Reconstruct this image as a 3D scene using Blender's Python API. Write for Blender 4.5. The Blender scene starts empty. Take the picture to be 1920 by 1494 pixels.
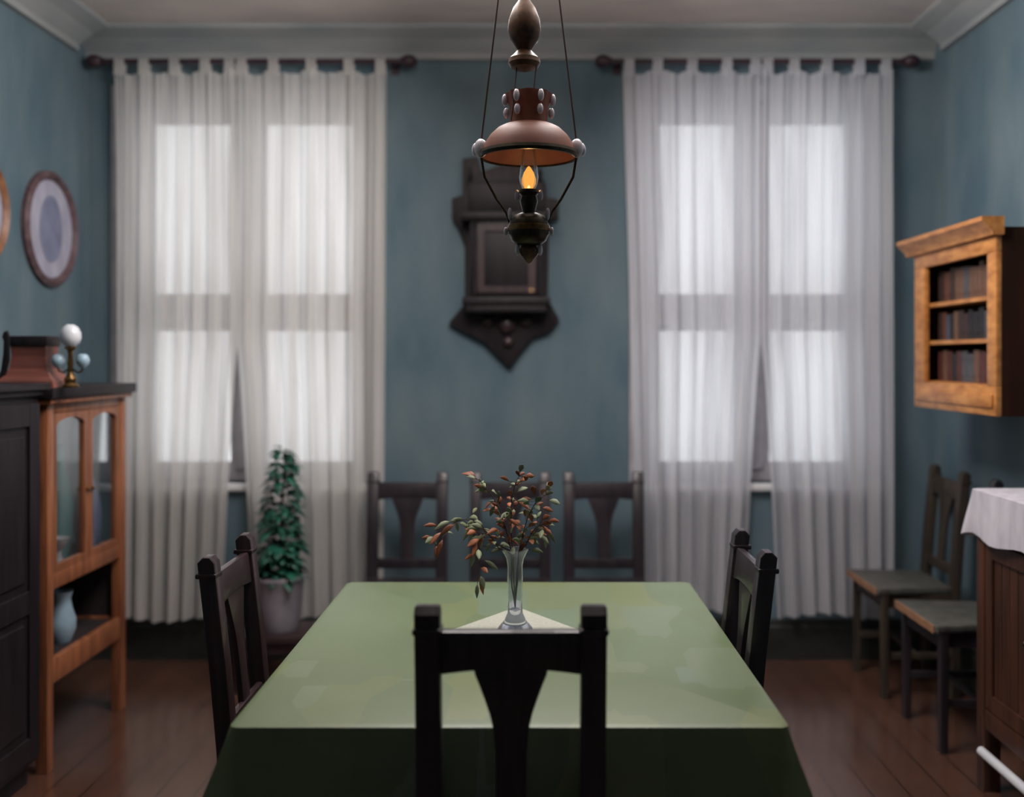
import bpy, bmesh, math, random
from mathutils import Vector, Matrix
R = math.radians
C = bpy.context.scene.collection
SC = bpy.context.scene
random.seed(7)

# ------------------------------------------------------------ camera
cam_d = bpy.data.cameras.new('camera'); cam = bpy.data.objects.new('camera', cam_d); C.objects.link(cam)
cam.location = (0, 0, 1.51); cam.rotation_euler = (R(90), 0, 0)
cam_d.sensor_width = 36; cam_d.lens = 36*1900/1920
cam_d.shift_x = -40/1920; cam_d.shift_y = -77/1920
cam_d.clip_start = .05
cam_d.dof.use_dof = True; cam_d.dof.focus_distance = 2.7; cam_d.dof.aperture_fstop = 1.2
SC.camera = cam
# ------------------------------------------------------------ world, exposure
w = bpy.data.worlds.new('world'); SC.world = w; w.use_nodes = True
bg = w.node_tree.nodes['Background']; bg.inputs[0].default_value = (.93, .96, 1, 1); bg.inputs[1].default_value = 2.0
vs = SC.view_settings; vs.view_transform = 'Standard'; vs.look = 'None'; vs.exposure = -0.22; vs.gamma = 1; vs.use_curve_mapping = False
SC.cycles.use_denoising = True
SC.cycles.max_bounces = 10; SC.cycles.transparent_max_bounces = 16
def area(name, loc, rot, sx, sy, power, col, portal=False):
    l = bpy.data.lights.new(name, 'AREA'); l.shape = 'RECTANGLE'; l.size = sx; l.size_y = sy; l.energy = power; l.color = col
    if portal: l.cycles.is_portal = True
    o = bpy.data.objects.new(name, l); o.location = loc; o.rotation_euler = rot; C.objects.link(o); return o
WINS = [(-2.04, -.83), (.55, 1.69)]; WZ0, WZ1 = .88, 2.80
for a, b in WINS:
    area('window_portal', ((a+b)/2, 5.36, (WZ0+WZ1)/2), (R(-90), 0, 0), b-a, WZ1-WZ0, 1, (1, 1, 1), True)
# added fill lamps above the frame, tilted towards the side walls
for sx in (-1, 1):
    area('overhead_fill', (sx*.32, 3.25, 2.80), (0, R(-48*sx), 0), .7, 1.1, 40, (1, .97, .95))
area('upward_fill', (0, 3.1, 2.86), (R(180), 0, 0), 1.6, 1.3, 60, (1, .93, .89))  # added upward fill that brightens the ceiling, no fixture there

# ------------------------------------------------------------ materials
def new_mat(name):
    m = bpy.data.materials.new(name); m.use_nodes = True
    return m, m.node_tree.nodes, m.node_tree.links, m.node_tree.nodes['Principled BSDF']
def mat(name, c1, c2=None, rough=.5, scale=(4, 4, 4), spec=.5, metal=0, bump=.0, noise=3, coat=0, sheen=0, bscale=90):
    m, N, L, b = new_mat(name)
    c2 = c2 or tuple(x*.7 for x in c1)
    tc = N.new('ShaderNodeTexCoord'); mp = N.new('ShaderNodeMapping'); mp.inputs['Scale'].default_value = scale
    nz = N.new('ShaderNodeTexNoise'); nz.inputs['Scale'].default_value = noise; nz.inputs['Detail'].default_value = 5
    rp = N.new('ShaderNodeValToRGB'); rp.color_ramp.elements[0].position = .33; rp.color_ramp.elements[1].position = .68
    rp.color_ramp.elements[0].color = (*c2, 1); rp.color_ramp.elements[1].color = (*c1, 1)
    L.new(tc.outputs['Object'], mp.inputs[0]); L.new(mp.outputs[0], nz.inputs[0]); L.new(nz.outputs[0], rp.inputs[0]); L.new(rp.outputs[0], b.inputs['Base Color'])
    b.inputs['Roughness'].default_value = rough; b.inputs['Specular IOR Level'].default_value = spec; b.inputs['Metallic'].default_value = metal
    b.inputs['Coat Weight'].default_value = coat; b.inputs['Sheen Weight'].default_value = sheen
    if bump:
        bn = N.new('ShaderNodeTexNoise'); bn.inputs['Scale'].default_value = bscale; bn.inputs['Detail'].default_value = 3
        bp = N.new('ShaderNodeBump'); bp.inputs['Strength'].default_value = bump; bp.inputs['Distance'].default_value = .004
        L.new(tc.outputs['Object'], bn.inputs[0]); L.new(bn.outputs[0], bp.inputs['Height']); L.new(bp.outputs[0], b.inputs['Normal'])
    return m
def thin_glass(name, tint=(1, 1, 1), refl=.12, rough=.02):
    m, N, L, b = new_mat(name); N.remove(b)
    out = N['Material Output']; t = N.new('ShaderNodeBsdfTransparent'); t.inputs[0].default_value = (*tint, 1)
    g = N.new('ShaderNodeBsdfGlossy'); g.inputs['Roughness'].default_value = rough
    f = N.new('ShaderNodeLayerWeight'); f.inputs[0].default_value = .35
    mp = N.new('ShaderNodeMapRange'); mp.inputs[3].default_value = refl*.4; mp.inputs[4].default_value = min(1, refl*5)
    mx = N.new('ShaderNodeMixShader'); L.new(f.outputs['Fresnel'], mp.inputs[0]); L.new(mp.outputs[0], mx.inputs[0])
    L.new(t.outputs[0], mx.inputs[1]); L.new(g.outputs[0], mx.inputs[2]); L.new(mx.outputs[0], out.inputs[0])
    return m
def sheer(name, col, t_w=.13):
    m, N, L, b = new_mat(name); N.remove(b); out = N['Material Output']
    tc = N.new('ShaderNodeTexCoord'); mp = N.new('ShaderNodeMapping'); mp.inputs['Scale'].default_value = (6, 6, .45)
    nz = N.new('ShaderNodeTexNoise'); nz.inputs['Scale'].default_value = 2.2; nz.inputs['Detail'].default_value = 4
    L.new(tc.outputs['Object'], mp.inputs[0]); L.new(mp.outputs[0], nz.inputs[0])
    mr = N.new('ShaderNodeMapRange'); mr.inputs[1].default_value = .3; mr.inputs[2].default_value = .7
    mr.inputs[3].default_value = t_w*.1; mr.inputs[4].default_value = t_w*1.9; L.new(nz.outputs[0], mr.inputs[0])
    d = N.new('ShaderNodeBsdfDiffuse'); d.inputs[0].default_value = (*col, 1)
    t = N.new('ShaderNodeBsdfTranslucent'); t.inputs[0].default_value = (*col, 1)
    tr = N.new('ShaderNodeBsdfTransparent')
    a = N.new('ShaderNodeMixShader'); a.inputs[0].default_value = .55; L.new(d.outputs[0], a.inputs[1]); L.new(t.outputs[0], a.inputs[2])
    x = N.new('ShaderNodeMixShader'); L.new(mr.outputs[0], x.inputs[0]); L.new(a.outputs[0], x.inputs[1]); L.new(tr.outputs[0], x.inputs[2])
    L.new(x.outputs[0], out.inputs[0]); return m
def emit(name, col, s):
    m, N, L, b = new_mat(name); b.inputs['Base Color'].default_value = (*col, 1)
    b.inputs['Emission Color'].default_value = (*col, 1); b.inputs['Emission Strength'].default_value = s; return m

M = {}
M['wall'] = mat('teal_paint', (.150, .208, .235), (.085, .142, .180), rough=.7, scale=(1.6, 1.6, .6), noise=2.6, spec=.3, bump=.5, bscale=60)
M['plaster'] = mat('ceiling_plaster', (.72, .63, .58), (.56, .50, .475), rough=.85, scale=(.6, 1.5, 1), noise=3, spec=.2, bump=.4, bscale=40)
M['cornice'] = mat('cornice_plaster', (.37, .37, .365), (.27, .29, .30), rough=.8, scale=(.8, .8, 4), noise=2.5, spec=.2, bump=.4, bscale=40)
M['base'] = mat('baseboard_paint', (.02, .022, .02), (.010, .012, .011), rough=.55, scale=(3, 3, 8))
M['win'] = mat('window_paint', (.42, .41, .44), (.34, .33, .36), rough=.5)
M['sill'] = mat('sill_paint', (.75, .75, .76), (.65, .65, .66), rough=.4)
M['chair'] = mat('near_black_wood', (.032, .022, .029), (.014, .010, .015), rough=.45, scale=(30, 30, 2), noise=2, spec=.5, coat=.25, bump=.3, bscale=120)
M['chair_red'] = mat('dark_maroon_wood', (.045, .020, .022), (.020, .011, .013), rough=.42, scale=(30, 30, 2), noise=2, spec=.5, coat=.25)
M['chair_brown'] = mat('olive_brown_wood', (.060, .045, .032), (.030, .022, .018), rough=.5, scale=(20, 20, 2), noise=2, spec=.4)
M['seat_edge'] = mat('light_orange_edge_wood', (.42, .22, .12), (.20, .10, .06), rough=.5, scale=(8, 8, 8), noise=2)
M['seat_top'] = mat('grey_green_seat', (.11, .11, .095), (.06, .06, .052), rough=.5, scale=(6, 6, 6))
M['orange'] = mat('orange_oak', (.38, .14, .06), (.18, .060, .028), rough=.42, scale=(14, 14, 1.5), noise=2.4, spec=.5)
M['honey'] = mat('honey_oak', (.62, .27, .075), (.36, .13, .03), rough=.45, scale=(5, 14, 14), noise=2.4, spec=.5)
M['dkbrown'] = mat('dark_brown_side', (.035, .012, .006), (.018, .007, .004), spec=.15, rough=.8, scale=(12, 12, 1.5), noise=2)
M['darkcab'] = mat('black_brown_wood', (.020, .014, .017), (.009, .007, .009), spec=.3, rough=.5, scale=(16, 16, 1.5), noise=2)
M['brown'] = mat('red_brown_wood', (.085, .030, .014), (.035, .013, .008), rough=.45, scale=(16, 16, 1.2), noise=2)
M['copper'] = mat('pinkish_brown_wood', (.26, .085, .06), (.14, .045, .035), rough=.5, scale=(3, 3, 30), noise=2)
M['brass'] = mat('aged_brass', (.26, .15, .055), (.10, .055, .025), rough=.35, metal=.85, scale=(20, 20, 20))
M['brassdk'] = mat('dark_bronze', (.05, .04, .022), (.02, .017, .012), rough=.35, metal=.6, scale=(20, 20, 20))
M['bronze'] = mat('brown_bronze', (.13, .065, .028), (.035, .018, .012), rough=.4, metal=.2, noise=4, scale=(12, 12, 12))
M['wire'] = mat('dark_wire', (.035, .015, .012), rough=.6)
M['white'] = mat('white_linen', (.62, .60, .66), (.50, .48, .54), rough=.9, spec=.1, scale=(8, 8, 3))
M['beige'] = mat('beige_doily', (.46, .47, .40), (.38, .39, .34), rough=.9, spec=.1, scale=(40, 40, 10))
M['leaf'] = mat('dark_green_leaf', (.020, .15, .095), (.007, .06, .042), rough=.4, scale=(12, 12, 6), noise=3)
M['twig'] = mat('brown_twig', (.05, .025, .015), rough=.7)
M['lgreen'] = mat('pale_green_leaf', (.24, .28, .15), (.13, .16, .09), rough=.6)
M['lorange'] = mat('orange_leaf', (.40, .12, .04), (.20, .065, .03), rough=.6)
M['pot'] = mat('grey_lilac_ceramic', (.28, .26, .30), (.21, .19, .22), rough=.35)
M['soil'] = mat('potting_soil', (.03, .02, .015), rough=1)
M['teal'] = mat('teal_glaze', (.16, .42, .42), (.10, .30, .33), rough=.2)
M['blue'] = mat('blue_grey_glaze', (.30, .38, .58), (.2, .26, .42), rough=.25)
M['china'] = mat('white_china', (.72, .74, .78), (.62, .64, .70), rough=.25)
M['paleblue'] = mat('pale_blue_frosted_glass', (.36, .50, .60), (.28, .40, .50), rough=.3)
M['frame'] = mat('mauve_brown_frame', (.16, .095, .10), (.07, .035, .045), rough=.45, scale=(9, 9, 9))
M['frame2'] = mat('orange_brown_frame', (.34, .15, .07), (.16, .06, .03), rough=.45, scale=(9, 9, 9))
M['mount'] = mat('lavender_mount', (.45, .44, .54), (.34, .33, .42), rough=.6, scale=(5, 5, 2))
M['inset'] = mat('blue_grey_inset', (.22, .24, .36), (.16, .18, .28), rough=.4)
M['pale_refl'] = mat('pale_lavender_reflection', (.74, .72, .82), (.60, .58, .68), rough=.6, scale=(3, 3, 1))  # pale back panel colour stands for the reflection in the door panes
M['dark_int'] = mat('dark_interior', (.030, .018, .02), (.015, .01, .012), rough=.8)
M['glass'] = thin_glass('thin_clear_glass', refl=.10)
M['wglass'] = thin_glass('window_glass', refl=.04)
M['mirror'] = mat('old_mirror', (.62, .60, .68), (.52, .50, .60), rough=.12, metal=1, scale=(2, 2, 1))
M['sheer_w'] = sheer('warm_sheer_voile', (.82, .79, .76))
M['sheer_c'] = sheer('cool_sheer_voile', (.78, .78, .82))
M['rod'] = mat('mauve_brown_rod', (.05, .022, .035), (.03, .013, .02), rough=.5)
def flame_mat():
    m, N, L, b = new_mat('oil_flame'); N.remove(b); e = N.new('ShaderNodeEmission'); e.inputs[0].default_value = (1, .42, .075, 1); e.inputs[1].default_value = 1.5
    t = N.new('ShaderNodeBsdfTransparent'); x = N.new('ShaderNodeMixShader'); x.inputs[0].default_value = .3
    L.new(e.outputs[0], x.inputs[1]); L.new(t.outputs[0], x.inputs[2]); L.new(x.outputs[0], N['Material Output'].inputs[0]); return m
M['flame'] = flame_mat()
# real glass of the bud vase and lamp drops
def real_glass(name, col=(1, 1, 1)):
    m, N, L, b = new_mat(name); b.inputs['Base Color'].default_value = (*col, 1); b.inputs['Transmission Weight'].default_value = .9
    b.inputs['Roughness'].default_value = .06; b.inputs['IOR'].default_value = 1.5; return m
M['vase'] = real_glass('clear_vase_glass', (.86, .90, .98))
M['crystal'] = mat('frosted_crystal', (.66, .64, .70), (.5, .47, .54), rough=.2, spec=.8)
# lamp shade: reddish pink glass that lets light through
def shade_mat():
    m, N, L, b = new_mat('terracotta_pink_glass'); N.remove(b); out = N['Material Output']
    tc = N.new('ShaderNodeTexCoord'); nz = N.new('ShaderNodeTexNoise'); nz.inputs['Scale'].default_value = 22
    rp = N.new('ShaderNodeValToRGB'); rp.color_ramp.elements[0].color = (.17, .065, .045, 1); rp.color_ramp.elements[1].color = (.30, .125, .085, 1)
    L.new(tc.outputs['Object'], nz.inputs[0]); L.new(nz.outputs[0], rp.inputs[0])
    d = N.new('ShaderNodeBsdfPrincipled'); d.inputs['Roughness'].default_value = .5; L.new(rp.outputs[0], d.inputs['Base Color'])
    t = N.new('ShaderNodeBsdfTranslucent'); L.new(rp.outputs[0], t.inputs[0])
    x = N.new('ShaderNodeMixShader'); x.inputs[0].default_value = .35; L.new(d.outputs[0], x.inputs[1]); L.new(t.outputs[0], x.inputs[2]); L.new(x.outputs[0], out.inputs[0]); return m
M['shade'] = shade_mat()
def floor_mat():
    m, N, L, b = new_mat('polished_floorboards')
    tc = N.new('ShaderNodeTexCoord'); br = N.new('ShaderNodeTexBrick'); br.inputs['Scale'].default_value = 1
    mp = N.new('ShaderNodeMapping'); mp.inputs['Rotation'].default_value = (0, 0, R(90))
    br.inputs['Brick Width'].default_value = 2.2; br.inputs['Row Height'].default_value = .13; br.inputs['Mortar Size'].default_value = .003
    br.inputs['Color1'].default_value = (.17, .078, .048, 1); br.inputs['Color2'].default_value = (.12, .058, .042, 1); br.inputs['Mortar'].default_value = (.02, .011, .009, 1)
    nz = N.new('ShaderNodeTexNoise'); nz.inputs['Scale'].default_value = 2.5; nz.inputs['Detail'].default_value = 6
    mx = N.new('ShaderNodeMix'); mx.data_type = 'RGBA'; mx.blend_type = 'MULTIPLY'; mx.inputs['Factor'].default_value = .6
    L.new(tc.outputs['Object'], mp.inputs[0]); L.new(mp.outputs[0], br.inputs[0]); L.new(tc.outputs['Object'], nz.inputs[0])
    L.new(br.outputs[0], mx.inputs['A']); L.new(nz.outputs[0], mx.inputs['B']); L.new(mx.outputs['Result'], b.inputs['Base Color'])
    b.inputs['Roughness'].default_value = .19; b.inputs['IOR'].default_value = 2.5; b.inputs['Specular IOR Level'].default_value = .7
    bp = N.new('ShaderNodeBump'); bp.inputs['Strength'].default_value = .12; bp.inputs['Distance'].default_value = .01
    L.new(nz.outputs[0], bp.inputs['Height']); L.new(bp.outputs[0], b.inputs['Normal'])
    return m
M['floor'] = floor_mat()
def cloth_mat():
    m, N, L, b = new_mat('green_tablecloth')
    tc = N.new('ShaderNodeTexCoord'); mp = N.new('ShaderNodeMapping'); mp.inputs['Scale'].default_value = (7, 3.2, 3)
    vo = N.new('ShaderNodeTexVoronoi'); vo.distance = 'CHEBYCHEV'; vo.inputs['Scale'].default_value = 1; vo.inputs['Randomness'].default_value = .8
    rp = N.new('ShaderNodeValToRGB'); e = rp.color_ramp.elements
    e[0].position = .0; e[0].color = (.13, .18, .08, 1); e[1].position = 1; e[1].color = (.19, .25, .185, 1)
    x = e.new(.45); x.color = (.14, .195, .10, 1); x = e.new(.7); x.color = (.19, .22, .075, 1)
    L.new(tc.outputs['Object'], mp.inputs[0]); L.new(mp.outputs[0], vo.inputs[0])
    sp = N.new('ShaderNodeSeparateColor'); L.new(vo.outputs['Color'], sp.inputs[0]); L.new(sp.outputs[0], rp.inputs[0])
    nz = N.new('ShaderNodeTexNoise'); nz.inputs['Scale'].default_value = 7
    mx = N.new('ShaderNodeMix'); mx.data_type = 'RGBA'; mx.inputs['Factor'].default_value = .45
    rp2 = N.new('ShaderNodeValToRGB'); rp2.color_ramp.elements[0].color = (.115, .155, .075, 1); rp2.color_ramp.elements[1].color = (.19, .245, .155, 1)
    L.new(nz.outputs[0], rp2.inputs[0]); L.new(rp.outputs[0], mx.inputs['A']); L.new(rp2.outputs[0], mx.inputs['B'])
    L.new(mx.outputs['Result'], b.inputs['Base Color'])
    b.inputs['Roughness'].default_value = .42; b.inputs['Specular IOR Level'].default_value = .6
    return m
M['cloth'] = cloth_mat()

# ------------------------------------------------------------ mesh helpers
class MB:
    def __init__(s): s.bm = bmesh.new()
    def box(s, c, d, bev=.0, rot=None, seg=2):
        g = bmesh.new(); bmesh.ops.create_cube(g, size=1)
        for v in g.verts: v.co = Vector((v.co.x*d[0], v.co.y*d[1], v.co.z*d[2]))
        if bev: bmesh.ops.bevel(g, geom=g.edges[:], offset=min(bev, min(d)*.45), segments=seg, affect='EDGES', profile=.5)
        if rot: bmesh.ops.transform(g, matrix=rot, verts=g.verts)
        bmesh.ops.translate(g, vec=Vector(c), verts=g.verts); s._merge(g); return s
    def bx(s, x0, x1, y0, y1, z0, z1, bev=.0):
        return s.box(((x0+x1)/2, (y0+y1)/2, (z0+z1)/2), (abs(x1-x0), abs(y1-y0), abs(z1-z0)), bev)
    def _merge(s, g):
        me = bpy.data.meshes.new('tmp'); g.to_mesh(me); s.bm.from_mesh(me); bpy.data.meshes.remove(me); g.free()
    def lathe(s, prof, c=(0, 0, 0), n=28, wob=0, wn=0, wz=None):
        g = s.bm; rings = []
        for i, (r, z) in enumerate(prof):
            if r < 1e-5: rings.append([g.verts.new((c[0], c[1], c[2]+z))]); continue
            ring = []
            for k in range(n):
                a = 2*math.pi*k/n; rr = r
                if wob and (wz is None or i in wz): rr = r*(1+wob*math.cos(wn*a))
                ring.append(g.verts.new((c[0]+rr*math.cos(a), c[1]+rr*math.sin(a), c[2]+z)))
            rings.append(ring)
        for A, B in zip(rings, rings[1:]):
            if len(A) == 1 and len(B) == 1: continue
            if len(A) == 1:
                for k in range(n): g.faces.new((A[0], B[k], B[(k+1) % n]))
            elif len(B) == 1:
                for k in range(n): g.faces.new((A[k], A[(k+1) % n], B[0]))
            else:
                for k in range(n): g.faces.new((A[k], A[(k+1) % n], B[(k+1) % n], B[k]))
        return s
    def tube(s, pts, r, n=8, r1=None):
        g = s.bm; pts = [Vector(p) for p in pts]; rings = []; m = len(pts)
        for i, p in enumerate(pts):
            t = (pts[min(i+1, m-1)]-pts[max(i-1, 0)]).normalized()
            u = t.cross(Vector((0, 0, 1)));
            if u.length < 1e-3: u = t.cross(Vector((1, 0, 0)))
            u.normalize(); v = t.cross(u); rr = r if r1 is None else r+(r1-r)*i/(m-1)
            rings.append([g.verts.new(p+u*rr*math.cos(2*math.pi*k/n)+v*rr*math.sin(2*math.pi*k/n)) for k in range(n)])
        for A, B in zip(rings, rings[1:]):
            for k in range(n): g.faces.new((A[k], A[(k+1) % n], B[(k+1) % n], B[k]))
        g.faces.new(rings[0]); g.faces.new(rings[-1]); return s
    def prism(s, pts, y0, y1, bev=0, axis='y'):
        """outline in (x,z), extruded along y (or outline in (y,z) along x)"""
        g = bmesh.new()
        f = (lambda a, b, t: (a, t, b)) if axis == 'y' else ((lambda a, b, t: (t, a, b)) if axis == 'x' else (lambda a, b, t: (a, b, t)))
        A = [g.verts.new(f(a, b, y0)) for a, b in pts]; B = [g.verts.new(f(a, b, y1)) for a, b in pts]; n = len(pts)
        fa = g.faces.new(A); fb = g.faces.new(B[::-1])
        for k in range(n): g.faces.new((A[(k+1) % n], A[k], B[k], B[(k+1) % n]))
        bmesh.ops.recalc_face_normals(g, faces=g.faces)
        if bev:
            ed = [e for e in g.edges if (e.verts[0] in A and e.verts[1] in A) or (e.verts[0] in B and e.verts[1] in B)]
            bmesh.ops.bevel(g, geom=ed, offset=bev, segments=2, affect='EDGES', profile=.5)
        s._merge(g); return s
    def ball(s, c, r, sc=(1, 1, 1), n=16):
        g = bmesh.new(); bmesh.ops.create_uvsphere(g, u_segments=n, v_segments=max(8, n//2), radius=r)
        for v in g.verts: v.co = Vector((v.co.x*sc[0]+c[0], v.co.y*sc[1]+c[1], v.co.z*sc[2]+c[2]))
        s._merge(g); return s
    def leaf(s, p, d, up, l, wd, droop=.25):
        g = s.bm; p = Vector(p); d = Vector(d).normalized(); sd = d.cross(Vector(up))
        if sd.length < 1e-3: sd = Vector((1, 0, 0))
        sd.normalize(); nn = sd.cross(d)
        prof = [(0, .08), (.3, .8), (.6, 1), (.85, .5), (1, .03)]
        rows = []
        for t, k in prof:
            c = p+d*l*t-Vector((0, 0, 1))*droop*l*t*t
            rows.append([g.verts.new(c-sd*wd*.5*k+nn*wd*.12*k), g.verts.new(c), g.verts.new(c+sd*wd*.5*k+nn*wd*.12*k)])
        for A, B in zip(rows, rows[1:]):
            g.faces.new((A[0], A[1], B[1], B[0])); g.faces.new((A[1], A[2], B[2], B[1]))
        return s
    def build(s, name, m, parent=None, smooth=True, solid=0):
        bmesh.ops.recalc_face_normals(s.bm, faces=s.bm.faces)
        me = bpy.data.meshes.new(name); s.bm.to_mesh(me); s.bm.free()
        me.materials.append(M[m] if isinstance(m, str) else m)
        if smooth:
            me.shade_smooth()
            try: me.set_sharp_from_angle(angle=R(38))
            except Exception: pass
        o = bpy.data.objects.new(name, me); C.objects.link(o)
        if parent: o.parent = parent
        if solid:
            md = o.modifiers.new('thickness', 'SOLIDIFY'); md.thickness = solid; md.offset = 0
        return o
def tag(o, label, cat, group=None, kind=None):
    o['label'] = label; o['category'] = cat
    if group: o['group'] = group
    if kind: o['kind'] = kind
    return o
def thing(name, label, cat, loc=(0, 0, 0), rz=0, group=None):
    o = bpy.data.objects.new(name, None); o.empty_display_size = .1; C.objects.link(o)
    o.location = loc; o.rotation_euler = (0, 0, rz); return tag(o, label, cat, group)
def struct(name, mb, m, smooth=False, parent=None):
    o = mb.build(name, m, parent, smooth); o['kind'] = 'structure'; return o
def copy_tree(o, parent=None):
    c = o.copy(); C.objects.link(c); c.parent = parent
    for ch in [x for x in bpy.data.objects if x.parent == o]: copy_tree(ch, c)
    return c

# ------------------------------------------------------------ the room
XL, XR, YB, YF, ZC = -2.23, 2.0, 5.08, -.8, 3.13; T = .28
struct('floor', MB().bx(XL-T, XR+T, YF-T, YB+T, -.1, 0), 'floor')
struct('ceiling', MB().bx(XL-T, XR+T, YF-T, YB+T, ZC, ZC+.1), 'plaster')
struct('wall_left', MB().bx(XL-T, XL, YF, YB, 0, ZC), 'wall')
struct('wall_right', MB().bx(XR, XR+T, YF, YB, 0, ZC), 'wall')
struct('wall_front', MB().bx(XL-T, XR+T, YF-T, YF, 0, ZC), 'wall')
b = MB(); xs = [XL-T, WINS[0][0], WINS[0][1], WINS[1][0], WINS[1][1], XR+T]
for i in (0, 2, 4): b.bx(xs[i], xs[i+1], YB, YB+T, 0, ZC)
for i in (1, 3): b.bx(xs[i], xs[i+1], YB, YB+T, 0, WZ0); b.bx(xs[i], xs[i+1], YB, YB+T, WZ1, ZC)
struct('wall_back', b, 'wall')
# cornice: cove profile swept along back and both sides
prof = [(0, 0), (0, .135), (.17, .135), (.17, .115), (.145, .105), (.10, .085), (.055, .05), (.03, .03), (.03, .0)]
def P2(f): return [f(a, b) for a, b in prof]
struct('trim_back', MB().prism([(YB-a, ZC-.135+b) for a, b in prof], XL+.0, XR-.0, axis='x'), 'cornice')
struct('trim_left', MB().prism([(XL+a, ZC-.135+b) for a, b in prof], YF, YB-.17), 'cornice')
struct('trim_right', MB().prism([(XR-a, ZC-.135+b) for a, b in prof], YF, YB-.17), 'cornice')
bp = [(0, 0), (.022, 0), (.022, .16), (.014, .175), (.014, .19), (0, .2)]
struct('baseboard_back', MB().prism([(YB-a, b) for a, b in bp], XL, XR, axis='x'), 'base')
struct('baseboard_left', MB().prism([(XL+a, b) for a, b in bp], YF, YB-.03), 'base')
struct('baseboard_right', MB().prism([(XR-a, b) for a, b in bp], YF, YB-.03), 'base')
# windows
for i, (a, bb) in enumerate(WINS):
    y0, y1 = YB+.10, YB+.16
    cx = -1.46 if i == 0 else 1.12
    root = bpy.data.objects.new('window_%d' % (i+1), None); C.objects.link(root); root['kind'] = 'structure'; root.location = (cx, YB, WZ0)
    def W(mb, n, m):
        bmesh.ops.translate(mb.bm, vec=(-cx, -YB, -WZ0), verts=mb.bm.verts); return mb.build(n, m, root, smooth=False)
    f = MB(); fw = .06
    f.bx(a, a+fw, y0, y1, WZ0, WZ1); f.bx(bb-fw, bb, y0, y1, WZ0, WZ1)
    f.bx(a+fw, bb-fw, y0, y1, WZ0, WZ0+fw); f.bx(a+fw, bb-fw, y0, y1, WZ1-fw, WZ1)
    W(f, 'window_frame', 'win')
    W(MB().bx(cx-.055, cx+.055, y0-.015, y1+.01, WZ0+fw, WZ1-fw, .006), 'mullion', 'win')
    tr = MB()
    for q0, q1 in ((a+fw, cx-.055), (cx+.055, bb-fw)): tr.bx(q0, q1, y0-.01, y1, 1.68, 1.80)
    W(tr, 'transom', 'win')
    # sash rails of each light
    for (q0, q1) in ((a+fw, cx-.055), (cx+.055, bb-fw)):
        for (z0, z1) in ((WZ0+fw, 1.68), (1.80, WZ1-fw)):
            s = MB(); t = .035
            s.bx(q0, q0+t, y0+.01, y1-.01, z0, z1); s.bx(q1-t, q1, y0+.01, y1-.01, z0, z1)
            s.bx(q0+t, q1-t, y0+.01, y1-.01, z0, z0+t); s.bx(q0+t, q1-t, y0+.01, y1-.01, z1-t, z1)
            W(s, 'sash', 'win')
            W(MB().bx(q0+t, q1-t, y0+.028, y0+.032, z0+t, z1-t), 'pane', 'wglass')
    W(MB().bx(a-.05, bb+.05, YB-.045, YB+.10, WZ0-.035, WZ0+.0, .008), 'window_sill', 'sill')
    # plain casing around the opening, inside
    c = MB()
    c.bx(a-.07, a, YB-.018, YB, WZ0-.0, WZ1+.07); c.bx(bb, bb+.07, YB-.018, YB, WZ0-.0, WZ1+.07); c.bx(a, bb, YB-.018, YB, WZ1, WZ1+.07)
    W(c, 'casing', 'win')

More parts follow.
